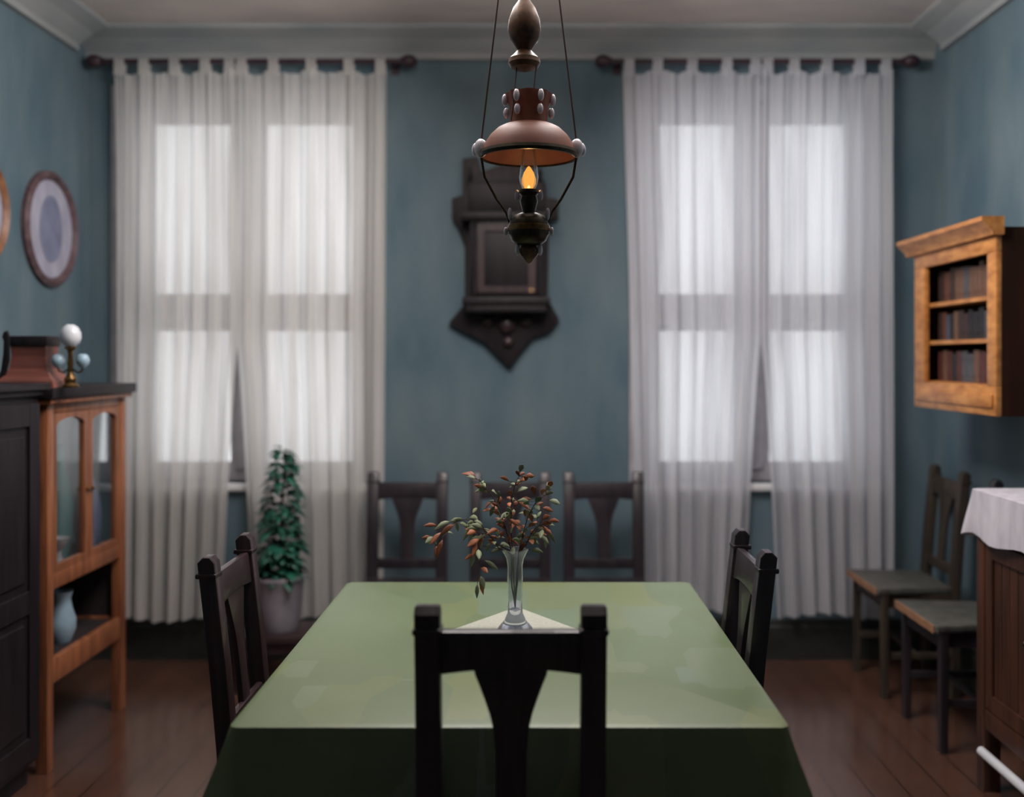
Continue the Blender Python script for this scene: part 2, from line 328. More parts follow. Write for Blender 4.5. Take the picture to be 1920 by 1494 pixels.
# ------------------------------------------------------------ curtains
ROD_Y, ROD_Z = YB-.10, 2.965
def rod(x0, x1, label):
    t = thing('curtain_rod', label, 'curtain rod', ((x0+x1)/2, ROD_Y, ROD_Z), 0, 'curtain rods')
    h = (x1-x0)/2
    MB().tube([(-h, 0, 0), (h, 0, 0)], .013, 12).build('rod', 'rod', t)
    for sx in (-1, 1):
        g = MB().ball((sx*(h+.028), 0, 0), .034, (1.25, 1, .95)); g.tube([(sx*(h-.015), 0, 0), (sx*(h+.01), 0, 0)], .02, 12); g.build('finial', 'rod', t)
    for sx in (-1, 1):
        g = MB(); g.bx(sx*(h-.05)-.01, sx*(h-.05)+.01, .013, .10, -.012, .012); g.bx(sx*(h-.05)-.02, sx*(h-.05)+.02, .09, .10, -.04, .04); g.build('bracket', 'rod', t)
def curtain(tx0, tx1, bx0, bx1, zb, m, label, ph, nf=7, ntab=5, inner=1, cut=None):
    """panel hanging from tabs; edges run from (tx) at the top to (bx) at the hem"""
    cx = (tx0+tx1)/2; zt = ROD_Z-.045; y = ROD_Y
    t = thing('sheer_curtain', label, 'curtain', (cx, y, zt), 0, 'sheer curtain panels')
    g = MB(); nx, nz = 110, 60; rows = []
    for j in range(nz+1):
        v = j/nz; row = []
        for i in range(nx+1):
            u = i/nx
            e0 = tx0+(bx0-tx0)*(v if inner != -1 else max(0, (v-.5)/.5)**.8)
            e1 = tx1+(bx1-tx1)*(v if inner != 1 else max(0, (v-.5)/.5)**.8)
            x = e0+(e1-e0)*u
            a = .012+.014*v
            yy = a*math.sin(2*math.pi*nf*u+ph)+.007*math.sin(2*math.pi*(nf*2.3)*u+ph*2+v*1.5)+.010*math.sin(5*u+3*v+ph)+.008*math.sin(11.3*u+ph*3+1.2*v)
            top = .022*(1-math.cos(2*math.pi*(u*(ntab-1))))*.5*max(0, 1-v*14)   # sag between the tabs
            z = zt-(zt-zb)*v-top+.012*math.sin(9*u+ph)*v
            row.append(g.bm.verts.new((x-cx, yy-.012*max(0, 1-v*6), z-zt)))
        rows.append(row)
    for A, B in zip(rows, rows[1:]):
        for i in range(nx): g.bm.faces.new((A[i], A[i+1], B[i+1], B[i]))
    g.build('voile', m, t)
    h = MB()   # heading band and hem as doubled cloth
    for k in range(ntab):
        x = tx0+(tx1-tx0)*(k+.0)/(ntab-1); x = min(max(x, tx0+.03), tx1-.03)
        tb = MB(); n = 14; A = []; B = []
        path = [(-.022, -.03)]+[(-.017*math.cos(q), .045+.017*math.sin(q)) for q in [math.pi*s/8 for s in range(9)]]+[(.017, .02), (.0, -.03)]
        for (yy, zz) in path: A.append(tb.bm.verts.new((x-cx-.025, yy, zz))); B.append(tb.bm.verts.new((x-cx+.025, yy, zz)))
        for q in range(len(A)-1): tb.bm.faces.new((A[q], B[q], B[q+1], A[q+1]))
        tb.build('tab', m, t)
    h.bm.free()
    return t
rod(-2.13, -.64, 'mauve-brown curtain rod with ball ends above the left window')
rod(.37, 1.83, 'mauve-brown curtain rod with ball ends above the right window')
curtain(-2.06, -1.46, -2.06, -1.54, .22, 'sheer_w', 'cream sheer curtain panel at far left beside the glass cabinet', .3, inner=1)
curtain(-1.46, -.72, -1.38, -.74, .24, 'sheer_w', 'cream sheer curtain panel behind the green plant, right half of left window', 1.7, inner=-1)
curtain(.44, 1.12, .52, 1.04, .26, 'sheer_c', 'cool white sheer curtain panel on left half of the right window', 2.6, inner=1)
curtain(1.12, 1.76, 1.20, 1.76, .24, 'sheer_c', 'cool white sheer curtain panel on right half of right window beside the wall chairs', 4.1, inner=-1)

# ------------------------------------------------------------ chairs
def make_chair(label, m='chair', seatm='chair', edge=None, loc=(0, 0, 0), rz=0, sc=(1, 1, 1), group=None, name='dining_chair'):
    t = thing(name, label, 'chair', loc, rz, group); t.scale = sc
    SZ = .49
    for sx in (-1, 1):
        p = [(-.185, 0), (-.182, .22), (-.185, SZ), (-.205, .72), (-.235, .985)]
        g = MB(); th = .024; pts = [(y-th*.95, z) for y, z in p]+[(p[-1][0]-.008, 1.0), (p[-1][0]+.010, 1.0)]+[(y+th*.95, z) for y, z in p[::-1]]
        g.prism(pts, sx*.165-.026, sx*.165+.026, .006, axis='x')
        # small turned notch block near the rail, as carved shoulders
        g.bx(sx*.165-.029, sx*.165+.029, -.232-.029, -.232+.025, .945, .958, .004)
        g.build('back_post', m, t)
    # top rail: straight top, gently arched lower edge
    top = [(-.142, .950), (.142, .950)]; low = [(x, .862+.012*math.cos(math.pi*x/.29)) for x in [.142-.284*k/12 for k in range(13)]]
    g = MB(); g.prism(top+low, -.012, .012, .004)
    bmesh.ops.rotate(g.bm, cent=(0, 0, .9), matrix=Matrix.Rotation(R(6.5), 3, 'X'), verts=g.bm.verts); bmesh.ops.translate(g.bm, vec=(0, -.224, 0), verts=g.bm.verts)
    g.build('top_rail', m, t)
    g = MB(); g.bx(-.142, .142, -.196, -.176, .53, .58, .005); g.build('lower_rail', m, t)
    # splat: wide shoulders that narrow to a straight slat
    hw = [(.88, .076), (.86, .072), (.84, .064), (.81, .053), (.78, .043), (.75, .036), (.70, .032), (.6, .031), (.57, .034)]
    pts = [(w_, z) for z, w_ in hw]+[(-w_, z) for z, w_ in hw[::-1]]
    g = MB(); g.prism(pts, -.008, .008, .003)
    for v in g.bm.verts: v.co.y += -.187-.034*max(0, (v.co.z-.55)/.33)
    g.build('splat', m, t)
    for sx in (-1, 1):
        g = MB(); g.prism([(sx*.19-.02, SZ-.03), (sx*.19+.02, SZ-.03), (sx*.19+.015, 0), (sx*.19-.015, 0)], .155, .190, .004); g.build('leg', m, t)
    s = MB(); pts = [(-.182, -.165), (.182, -.165), (.215, .205), (.205, .215), (-.205, .215), (-.215, .205)]
    s.prism(pts, SZ-.028, SZ, .006, axis='z'); s.build('seat', seatm, t)
    a = MB(); a.bx(-.17, .17, .165, .183, SZ-.09, SZ-.028); a.bx(-.14, .14, -.185, -.17, SZ-.09, SZ-.028)
    for sx in (-1, 1): a.bx(sx*.178-.009, sx*.178+.009, -.16, .165, SZ-.09, SZ-.028)
    a.build('apron', m, t)
    for sx in (-1, 1): MB().bx(sx*.178-.009, sx*.178+.009, -.165, .158, .17, .20, .003).build('stretcher', m, t)
    MB().bx(-.17, .17, .0-.009, .0+.009, .175, .195, .003).build('stretcher', m, t)
    if edge:
        e = MB(); e.prism([(-.205, .216), (.205, .216), (.205, .222), (-.205, .222)], SZ-.030, SZ+.001, .0, axis='z'); o = e.build('seat_edge', edge, t); o['label'] = 'lighter orange front edge of the seat'
    return t
make_chair('near-black wooden chair in the foreground with its back to the viewer, at the table front', loc=(-.045, 2.25, 0), sc=(1, 1, 1.018))
make_chair('dark maroon wooden chair at the left side of the green table', m='chair_red', seatm='chair_red', loc=(-.60, 2.77, 0), rz=R(-90))
make_chair('near-black wooden chair at the right side of the green table', loc=(.37, 2.79, 0), rz=R(90), sc=(1, 1, 1.01))
G = 'row of chairs against the back wall'
make_chair('left chair of the three dark chairs in a row under the carved wall piece', loc=(-.60, 4.62, 0), rz=R(180), sc=(1.0, 1, .962), group=G)
make_chair('middle chair of the three dark chairs by the wall, behind the leafy branches', loc=(-.11, 4.62, 0), rz=R(180), sc=(1.0, 1, .962), group=G)
make_chair('right chair of three dark ones at the back wall, beside the right curtain', loc=(.335, 4.62, 0), rz=R(180), sc=(1, 1, .962), group=G)
G = 'chairs along the right wall'
make_chair('olive-brown wooden chair with orange seat edge in the far right corner by the curtain', 'chair_brown', 'seat_top', 'seat_edge', (1.71, 4.68, 0), R(90), (1, .9, 1), G)
make_chair('dark chair with orange seat edge between the corner chair and the cloth-topped sideboard', 'chair', 'seat_top', 'seat_edge', (1.72, 4.06, 0), R(90), (1, .9, 1), G)

# ------------------------------------------------------------ dining table and what stands on it
TX0, TX1, TY0, TY1, TZ = -.627, .527, 2.10, 3.44, .745
t = thing('dining_table', 'rectangular dining table hidden under the long green cloth', 'table', ((TX0+TX1)/2, (TY0+TY1)/2, 0))
hx, hy = (TX1-TX0)/2, (TY1-TY0)/2
MB().bx(-hx+.01, hx-.01, -hy+.01, hy-.01, TZ-.035, TZ-.002, .004).build('tabletop', 'brown', t)
g = MB()
for s_ in (-1, 1): g.bx(-hx+.09, hx-.09, s_*(hy-.07)-.01, s_*(hy-.07)+.01, TZ-.12, TZ-.035); g.bx(s_*(hx-.07)-.01, s_*(hx-.07)+.01, -hy+.09, hy-.09, TZ-.12, TZ-.035)
g.build('apron', 'brown', t)
for sx in (-1, 1):
    for sy in (-1, 1): MB().lathe([(0, 0), (.02, 0), (.024, .06), (.03, .4), (.036, .58), (.04, .62), (.04, TZ-.035), (0, TZ-.035)], (sx*(hx-.07), sy*(hy-.07), 0), 16).build('leg', 'brown', t)
g = MB(); bm = g.bm
def rrect(hx, hy, r, n=6, m=22):
    P = []
    for (cx, cy, a0) in ((hx-r, hy-r, 0), (-hx+r, hy-r, 90), (-hx+r, -hy+r, 180), (hx-r, -hy+r, 270)):
        for k in range(n+1):
            a = R(a0+90*k/n); P.append((cx+r*math.cos(a), cy+r*math.sin(a), math.cos(a), math.sin(a), 1-abs(k-n/2)/(n/2)))
        # straight run to the next corner
        a = R(a0+90); c2 = {0: (-hx+r, hy-r), 90: (-hx+r, -hy+r), 180: (hx-r, -hy+r), 270: (hx-r, hy-r)}[a0]
        sx, sy = cx+r*math.cos(a), cy+r*math.sin(a); ex, ey = c2[0]+r*math.cos(a), c2[1]+r*math.sin(a)
        for k in range(1, m): P.append((sx+(ex-sx)*k/m, sy+(ey-sy)*k/m, math.cos(a), math.sin(a), max(0, 1-min(k, m-k)/3.0)*0))
    return P
PR = rrect(hx+.004, hy+.004, .02); n = len(PR)
levels = [(0, -.012), (0.0025, 0.0), (.03, .004), (.07, .008), (.12, .012), (.18, .016), (.235, .020)]
rings = []
inner = [bm.verts.new((x-nx_*.012, y-ny_*.012, TZ+.004)) for x, y, nx_, ny_, c in PR]
rings.append(inner)
for dz, off in levels[1:]:
    ring = []
    for i, (x, y, nx_, ny_, c) in enumerate(PR):
        wv = .006*math.sin(i*.55)*dz/.235
        o = off+wv+c*.10*(dz/.235)**1.1
        ring.append(bm.verts.new((x+nx_*o, y+ny_*o, TZ+.002-dz+.004*math.sin(i*.5)*dz/.235)))
    rings.append(ring)
for A, B in zip(rings, rings[1:]):
    for k in range(n): bm.faces.new((A[k], A[(k+1) % n], B[(k+1) % n], B[k]))
bm.faces.new(inner)
cl = g.build('tablecloth', 'cloth'); cl.location = ((TX0+TX1)/2, (TY0+TY1)/2, 0)
tag(cl, 'plain green tablecloth draped over the dining table', 'tablecloth')
VX, VY, VZ = -.05, 2.78, TZ+.0045
g = MB(); q = .205
g.prism([(0, -.24), (q, 0), (0, .30), (-q, 0)], 0, .002, axis='z')
o = g.build('table_doily', 'beige', smooth=False); o.location = (VX, VY, VZ+.0005); tag(o, 'beige diamond-shaped cloth under the glass vase on the green table', 'table mat')
g = MB(); tk = .0028
outer = [(0, 0), (.050, 0), (.052, .004), (.046, .018), (.030, .036), (.021, .056), (.0185, .09), (.020, .12), (.0215, .155), (.021, .185), (.024, .205), (.031, .222), (.036, .232)]
innr = [(.034, .232), (.029, .222), (.022, .205), (.0185, .185), (.019, .155), (.0172, .12), (.016, .09), (.014, .066), (0, .06)]
g.lathe(outer+innr, n=32, wob=.07, wn=6, wz=[11, 12, 13, 14])
o = g.build('bud_vase', 'vase'); o.location = (VX, VY, VZ+.0035); tag(o, 'clear glass bud vase with flared foot standing on the beige table mat', 'vase')
# branches
def branch(name_lab, tip, mid, seed):
    rnd = random.Random(seed); base = Vector((0, 0, .075)); t = thing('leafy_branch', name_lab, 'branch', (VX, VY, VZ), 0, 'leafy branches in the vase')
    P0, P1, P2_, P3 = base, Vector((mid[0]*.12, mid[1]*.1, .235)), Vector(mid), Vector(tip)
    def bz(u): return P0*(1-u)**3+P1*3*u*(1-u)**2+P2_*3*u*u*(1-u)+P3*u**3
    pts = [bz(k/18) for k in range(19)]
    # stay inside the neck
    for p in pts:
        if p.z < .232: f = .010/max(.010, math.hypot(p.x, p.y)); p.x *= f; p.y *= f
    g = MB().tube(pts, .0022, 6, .0009); G_ = MB(); O_ = MB()
    for k in range(7, 19):
        for s_ in (0, 1):
            u = min(1, (k+rnd.random()*.8)/18); p = bz(u); d = (bz(min(1, u+.05))-bz(u-.05)).normalized()
            sd = Vector((rnd.uniform(-1, 1), rnd.uniform(-1, 1), rnd.uniform(-.8, .9)))
            q = p+sd*.022; g.tube([p, q], .0008, 5)
            (G_ if rnd.random() < .55 else O_).leaf(q, (sd+d*.5), (rnd.uniform(-.5, .5), -1, .6), rnd.uniform(.028, .044), rnd.uniform(.010, .017), .3)
            if rnd.random() < .25:
                (O_ if rnd.random() < .5 else G_).leaf(p, (d-sd), (0, -1, .4), .026, .010, .3)
    g.build('twig', 'twig', t); a = G_.build('green_foliage', 'lgreen', t, solid=.0006); b_ = O_.build('orange_foliage', 'lorange', t, solid=.0006)
    a['label'] = 'small pale green leaves'; b_['label'] = 'small orange leaves'
branch('leafy branch arching lowest to the left of the vase, towards the left back chair', (-.215, .0, .245), (-.13, 0, .42), 1)
branch('leafy branch drooping down close to the left of the vase', (-.10, -.03, .165), (-.12, -.03, .40), 5)
branch('leafy branch rising to the upper left of the vase', (-.10, .03, .42), (-.03, .02, .36), 3)
branch('tall leafy branch standing nearly upright above the vase', (.01, .04, .43), (-.03, .05, .36), 4)
branch('leafy branch reaching to the upper right of the vase', (.095, .0, .385), (.03, 0, .38), 8)
branch('short leafy branch bending to the right of the vase', (.085, -.02, .29), (.06, -.02, .34), 6)

# ------------------------------------------------------------ hanging oil lamp
LX, LY = -.012, 2.70
t = thing('hanging_oil_lamp', 'hanging oil lamp with terracotta pink shade and lit orange flame above the table', 'lamp', (LX, LY, 1.76))
def L(z): return z-1.76
MB().lathe([(0, L(3.13)), (.05, L(3.13)), (.05, L(3.115)), (.03, L(3.10)), (.012, L(3.07)), (0, L(3.07))]).build('ceiling_plate', 'bronze', t)
for sx, zz, k in ((-1, 2.075, .128), (1, 2.075, .128)):
    MB().tube([(sx*.008, 0, L(3.08)), (sx*k, 0, L(zz))], .0024, 8).build('suspension_wire', 'wire', t)
MB().tube([(-.008, .0, L(3.08)), (-.012, 0, L(2.47))], .0018, 8).build('suspension_wire', 'wire', t)
for x0, x1 in ((-.030, -.046), (.022, .006)):
    MB().tube([(x0, -.01, L(2.30)), (x1, -.05, L(2.13))], .002, 8).build('suspension_wire', 'wire', t)
MB().lathe([(0, .20), (.010, .198), (.016, .185), (.030, .165), (.041, .135), (.044, .105), (.038, .080), (.025, .062), (.019, .052), (.030, .040), (.041, .030), (.043, .018), (.036, .006), (.020, 0), (0, -.004)], (-.012, 0, L(2.275))).build('counterweight', 'bronze', t)
sh = MB().lathe([(.056, L(2.130)), (.066, L(2.127)), (.084, L(2.118)), (.103, L(2.100)), (.118, L(2.078)), (.126, L(2.055)), (.129, L(2.045)), (.126, L(2.044)), (.122, L(2.055)), (.114, L(2.076)), (.100, L(2.096)), (.082, L(2.113)), (.064, L(2.122)), (.054, L(2.126)), (.056, L(2.130))], n=48)
sh.build('shade', 'shade', t)
g = MB().lathe([(.131, L(2.056)), (.134, L(2.048)), (.131, L(2.040)), (.124, L(2.040)), (.124, L(2.0445)), (.129, L(2.0455)), (.131, L(2.056))], n=48); g.build('shade_ring', 'brassdk', t)
g = MB().lathe([(.052, L(2.128)), (.050, L(2.15)), (.052, L(2.175)), (.057, L(2.20)), (.060, L(2.212)), (.057, L(2.212)), (.054, L(2.20)), (.049, L(2.175)), (.047, L(2.15)), (.049, L(2.126))], n=48, wob=.05, wn=8, wz=[3, 4, 5, 6]); g.build('shade_collar', 'shade', t)
# crystal drops round the collar and on the ring
def drops(cz, r, n_, ln, a0=0):
    for k in range(n_):
        a = a0+2*math.pi*k/n_
        MB().ball((r*math.cos(a), r*math.sin(a), cz), .0085, (1, 1, ln), 10).build('glass_drop', 'crystal', t)
drops(L(2.195), .064, 6, 1.9, 0); drops(L(2.16), .060, 6, 1.7, 0)
for sx in (-1, 1):
    g = MB().ball((sx*.127, -.016, L(2.064)), .018, (1, .8, 1.4), 12); g.build('glass_drop', 'crystal', t)
    g = MB().ball((sx*.141, -.005, L(2.062)), .012, (.9, .8, 1.5), 12); g.build('glass_drop', 'crystal', t)
MB().lathe([(.0165, L(1.955)), (.024, L(1.975)), (.026, L(1.99)), (.022, L(2.02)), (.017, L(2.07)), (.016, L(2.19)), (.0145, L(2.19)), (.0155, L(2.07)), (.0205, L(2.02)), (.0245, L(1.99)), (.0225, L(1.975)), (.015, L(1.955))], n=24).build('chimney', 'glass', t)
MB().lathe([(0, L(1.957)), (.012, L(1.961)), (.019, L(1.972)), (.0195, L(1.985)), (.013, L(2.003)), (.005, L(2.016)), (0, L(2.020))], n=16).build('flame', 'flame', t)
MB().lathe([(0, L(1.956)), (.026, L(1.956)), (.028, L(1.948)), (.020, L(1.94)), (.024, L(1.925)), (.020, L(1.91)), (.016, L(1.895)), (0, L(1.895))]).build('burner', 'brassdk', t)
MB().lathe([(0, L(1.897)), (.022, L(1.895)), (.040, L(1.888)), (.052, L(1.872)), (.055, L(1.855)), (.054, L(1.838)), (.046, L(1.82)), (.03, L(1.808)), (0, L(1.806))]).build('font', 'brassdk', t)
g = MB().lathe([(.0555, L(1.862)), (.0575, L(1.855)), (.0555, L(1.846)), (.053, L(1.855)), (.0555, L(1.862))]); g.build('font_band', 'brass', t)
MB().lathe([(0, L(1.81)), (.020, L(1.808)), (.028, L(1.795)), (.024, L(1.782)), (.014, L(1.772)), (.008, L(1.764)), (0, L(1.76))]).build('bottom_finial', 'bronze', t)
for sx in (-1, 1):
    g = MB(); g.tube([(sx*.127, 0, L(2.045)), (sx*.118, 0, L(1.99)), (sx*.085, 0, L(1.93)), (sx*.060, 0, L(1.895)), (sx*.052, 0, L(1.868))], .0035, 8); g.build('bracket_arm', 'brassdk', t)
    MB().ball((sx*.031, -.012, L(1.940)), .008, (.9, .8, 1.8), 10).build('glass_drop', 'crystal', t)
    MB().ball((sx*.050, -.014, L(1.890)), .007, (.9, .8, 2.4), 10).build('glass_drop', 'crystal', t)
    MB().ball((sx*.0615, -.002, L(1.845)), .0065, (.9, .8, 1.8), 10).build('glass_drop', 'crystal', t)
    MB().ball((sx*.030, -.010, L(1.795)), .008, (.9, .8, 1.9), 10).build('glass_drop', 'crystal', t)
fl = bpy.data.lights.new('flame_light', 'POINT'); fl.energy = 1.0; fl.color = (1, .55, .2); fl.shadow_soft_size = .003
fo = bpy.data.objects.new('flame_light', fl); fo.location = (LX, LY, 1.985); C.objects.link(fo)

# ------------------------------------------------------------ carved wall piece
WX = -.14
t = thing('wall_carving', 'near-black carved wooden wall piece with side ears and pointed foot behind the hanging lamp', 'wall ornament', (WX, YB-.012, 1.46))
def zz(py): return 1.51+(670-py)/374.-1.46
def xx(px): return (px-947)/374.
MB().prism([(xx(x), zz(y)) for x, y in [(868, 300), (895, 296), (905, 330), (990, 325), (1000, 345), (1022, 345), (1024, 372), (1046, 376), (1046, 412), (1028, 416), (1026, 560), (1048, 600), (1030, 622), (1000, 632), (975, 662), (955, 690), (930, 665), (905, 640), (880, 628), (842, 606), (872, 570), (872, 462), (860, 430), (848, 412), (848, 374), (868, 368)]], -.03, .0, .004).build('back_board', 'darkcab', t)
MB().bx(xx(884), xx(1016), -.13, -.03, zz(560), zz(420), .006).build('case', 'darkcab', t)
g = MB(); g.bx(xx(896), xx(910), -.14, -.13, zz(552), zz(428)); g.bx(xx(990), xx(1004), -.14, -.13, zz(552), zz(428)); g.bx(xx(910), xx(990), -.14, -.13, zz(552), zz(540)); g.bx(xx(910), xx(990), -.14, -.13, zz(440), zz(428)); g.build('door_frame', 'chair_red', t)
g = MB()
g.bx(xx(870), xx(1030), -.15, -.03, zz(575), zz(560), .006); g.bx(xx(876), xx(1024), -.14, -.03, zz(588), zz(575), .006); g.build('lower_ledge', 'darkcab', t)
g = MB(); g.bx(xx(866), xx(1034), -.15, -.03, zz(420), zz(405), .006); g.bx(xx(880), xx(1020), -.12, -.03, zz(405), zz(350), .006)
g.prism([(xx(880), zz(350)), (xx(1020), zz(350)), (xx(1000), zz(330)), (xx(950), zz(312)), (xx(900), zz(330))], -.09, -.03, .004); g.build('crest', 'darkcab', t)
for k, (px, py, r) in enumerate([(950, 610, .045), (915, 604, .028), (985, 604, .028), (953, 642, .028)]): MB().ball((xx(px), -.035, zz(py)), r, (1, .7, 1), 14).build('carved_boss', 'chair_red', t)
for px in (893, 1012):
    MB().lathe([(0, 0), (.010, 0), (.014, .03), (.009, .06), (.013, .11), (.009, .2), (.013, .27), (.009, .32), (.014, .36), (0, .375)], (xx(px), -.143, zz(560)), 12).build('turned_column', 'darkcab', t)
for px in (882, 1012): MB().lathe([(0, 0), (.016, 0), (.018, .015), (.008, .03), (.014, .05), (.006, .075), (0, .085)], (xx(px), -.08, zz(350)), 12).build('finial', 'darkcab', t)

# ------------------------------------------------------------ plant on low stand
PX, PY = -1.17, 4.66
t = thing('plant_stand', 'low dark maroon wooden stand under the potted plant, between left chair and curtain', 'stand', (PX, PY, 0))
MB().bx(-.17, .17, -.15, .15, .235, .262, .005).build('top', 'chair_red', t)
for sx in (-1, 1):
    for sy in (-1, 1): MB().bx(sx*.14-.016, sx*.14+.016, sy*.12-.016, sy*.12+.016, 0, .235, .003).build('leg', 'chair_red', t)
g = MB(); 
for s_ in (-1, 1): g.bx(-.124, .124, s_*.12-.008, s_*.12+.008, .18, .235); g.bx(s_*.14-.008, s_*.14+.008, -.104, .104, .18, .235)
g.build('apron', 'chair_red', t)
t = thing('potted_plant', 'upright dark green leafy plant in a grey lilac pot before the left window', 'plant', (PX, PY, .262))
MB().lathe([(0, 0), (.085, 0), (.092, .02), (.105, .12), (.115, .225), (.122, .235), (.120, .25), (.108, .25), (.104, .225), (.098, .2), (0, .2)]).build('pot', 'pot', t)
MB().lathe([(0, .205), (.06, .21), (.1, .203), (.1, .201), (0, .2)], n=20).build('soil', 'soil', t)
g = MB().tube([(0, 0, .2), (.01, 0, .45), (.02, 0, .68), (.03, 0, .83)], .009, 8, .003); rnd = random.Random(3); F = MB()
for k in range(330):
    h = rnd.random()**1.2; z = .25+.58*h; r = .15*(1-h)**.6+.012; a = rnd.uniform(0, 2*math.pi)
    if h < .16: r *= .8
    o_ = .02*h
    p = Vector((o_+r*.35*math.cos(a), r*.35*math.sin(a), z)); d = Vector((math.cos(a), math.sin(a), rnd.uniform(-.2, 1.0)))
    F.leaf(p, d, (0, 0, 1), rnd.uniform(.07, .12)*(1-.35*h), rnd.uniform(.04, .065)*(1-.3*h), .5)
g.build('stem', 'twig', t); F.build('foliage', 'leaf', t, solid=.0008)

# ------------------------------------------------------------ oval pictures on the left wall
def oval(y, z, ry, rz, fm, label):
    t = thing('oval_picture', label, 'picture', (XL+.002, y, z), 0, 'oval pictures on the left wall')
    def ring(r0y, r0z, r1y, r1z, x0, x1, n=48, dome=0):
        g = MB(); rr = []
        for (a_, b_, x) in ((r0y, r0z, 0), (r0y, r0z, x0), ((r0y+r1y)/2, (r0z+r1z)/2, x0+dome), (r1y, r1z, x1), (r1y, r1z, 0)):
            rr.append([g.bm.verts.new((x, a_*math.cos(2*math.pi*k/n), b_*math.sin(2*math.pi*k/n))) for k in range(n)])
        for A, B in zip(rr, rr[1:]+rr[:1]):
            for k in range(n): g.bm.faces.new((A[k], A[(k+1) % n], B[(k+1) % n], B[k]))
        return g
    ring(ry, rz, ry-.04, rz-.04, .018, .014, dome=.014).build('frame', fm, t)
    def disc(ry_, rz_, x, th, nm, m_):
        g = MB(); n = 40; g.prism([(ry_*math.cos(2*math.pi*k/n), rz_*math.sin(2*math.pi*k/n)) for k in range(n)], x-th, x, axis='x'); return g.build(nm, m_, t, smooth=False)
    disc(ry-.041, rz-.041, .010, .009, 'mount', 'mount'); disc(ry*.42, rz*.58, .013, .003, 'inset', 'inset')
oval(4.66, 2.10, .255, .265, 'frame', 'oval picture in mauve-brown frame on left wall, beside the curtain')
oval(4.02, 2.11, .255, .25, 'frame2', 'oval picture in orange-brown frame cut off by the left edge')

# ------------------------------------------------------------ glass display cabinet (left), its front faces +X
CXF, CXB = -1.76, -2.205; CY0, CY1 = 3.67, 4.38; W_ = CY1-CY0; D_ = CXF-CXB
t = thing('display_cabinet', 'orange wooden display cabinet with glass doors against the left wall', 'cabinet', ((CXF+CXB)/2, (CY0+CY1)/2, 0), R(90))
h = W_/2; e = D_/2      # local x: +far, local -y: front
for sx in (-1, 1):
    for sy in (-1, 1): MB().bx(sx*(h-.025)-.025, sx*(h-.025)+.025, sy*(e-.022)-.022, sy*(e-.022)+.022, 0, 1.34, .004).build('leg', 'orange', t)
g = MB()
for (z0, z1) in ((.31, .40), (.655, .715), (1.305, 1.34)):
    MB().bx(-h+.05, h-.05, -e+.004, -e+.034, z0, z1, .004).build('rail', 'orange', t); MB().bx(-h+.05, h-.05, e-.034, e-.004, z0, z1).build('rail', 'orange', t)
    for sx in (-1, 1): MB().bx(sx*(h-.02)-.015, sx*(h-.02)+.015, -e+.044, e-.044, z0, z1).build('rail', 'orange', t)
g.bm.free()
for z in (.375, .70):
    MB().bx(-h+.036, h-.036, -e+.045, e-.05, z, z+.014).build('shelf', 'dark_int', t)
MB().bx(-h+.036, h-.036, -e+.045, e-.05, 1.30, 1.32).build('ceiling_board', 'orange', t)
MB().bx(-h+.05, h-.05, e-.034, e-.028, .715, 1.30).build('back_panel', 'pale_refl', t)
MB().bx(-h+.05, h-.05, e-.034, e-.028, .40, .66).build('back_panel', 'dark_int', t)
for sx in (-1, 1): MB().bx(sx*(h-.02)-.002, sx*(h-.02)+.002, -e+.044, e-.044, .715, 1.30).build('side_pane', 'glass', t)
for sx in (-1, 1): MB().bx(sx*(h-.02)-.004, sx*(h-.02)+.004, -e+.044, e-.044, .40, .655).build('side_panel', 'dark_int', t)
g = MB(); g.bx(-h-.03, h+.03, -e-.035, e, 1.36, 1.40, .006); o = g.build('top', 'darkcab', t); o['label'] = 'near-black top board'
g = MB(); g.bx(-h-.018, h+.018, -e-.022, e, 1.34, 1.36, .005); g.build('moulding', 'orange', t)
for sx in (-1, 1):
    x0, x1 = (-h+.05, -.001) if sx < 0 else (.001, h-.05); z0, z1 = .717, 1.303; y0, y1 = -e+.006, -e+.028; s = .036
    g = MB(); g.bx(x0, x0+s, y0, y1, z0, z1); g.bx(x1-s, x1, y0, y1, z0, z1); g.bx(x0+s, x1-s, y0, y1, z0, z0+.025)
    # arched top rail
    xm = (x0+x1)/2; hw2 = (x1-x0)/2-s
    arc = [(xm+hw2*math.cos(math.pi*k/12), z1-.05+.03*math.sin(math.pi*k/12)) for k in range(13)]
    g.prism([(x0+s, z1), (x1-s, z1)]+arc, y0, y1)
    d_ = g.build('door', 'orange', t, smooth=False)
    MB().bx(x0+s, x1-s, y0+.009, y0+.012, z0+.025, z1-.02).build('pane', 'glass', d_)
    MB().ball((x1-s/2 if sx < 0 else x0+s/2, y0-.008, .99), .009).build('knob', 'brass', d_)
def place(o, x, y, z): o.location = (x, y, z); return o
def cw(lx, ly, z):  # cabinet-local point to world
    return ((CXF+CXB)/2-ly, (CY0+CY1)/2+lx, z)
a = MB().lathe([(0, 0), (.035, 0), (.038, .01), (.050, .10), (.056, .20), (.046, .29), (.026, .36), (.020, .41), (.026, .45), (.022, .45), (.016, .41), (0, .38)]).build('glazed_vase', 'teal')
place(tag(a, 'tall teal vase behind the near glass door of the display cabinet', 'vase'), *cw(-.02, -.11, .7145))
a = MB().lathe([(0, 0), (.04, 0), (.05, .04), (.055, .14), (.045, .22), (.022, .29), (.020, .34), (.028, .375), (.024, .375), (.016, .34), (0, .3)]).build('glazed_vase', 'blue')
place(tag(a, 'blue-grey vase behind the far glass door of the display cabinet', 'vase'), *cw(.235, -.11, .7145))
a = MB().lathe([(0, 0), (.022, 0), (.025, .01), (.014, .03), (.014, .05), (.035, .075), (.048, .10), (.045, .10), (.032, .08), (0, .06)]).build('china_bowl', 'china')
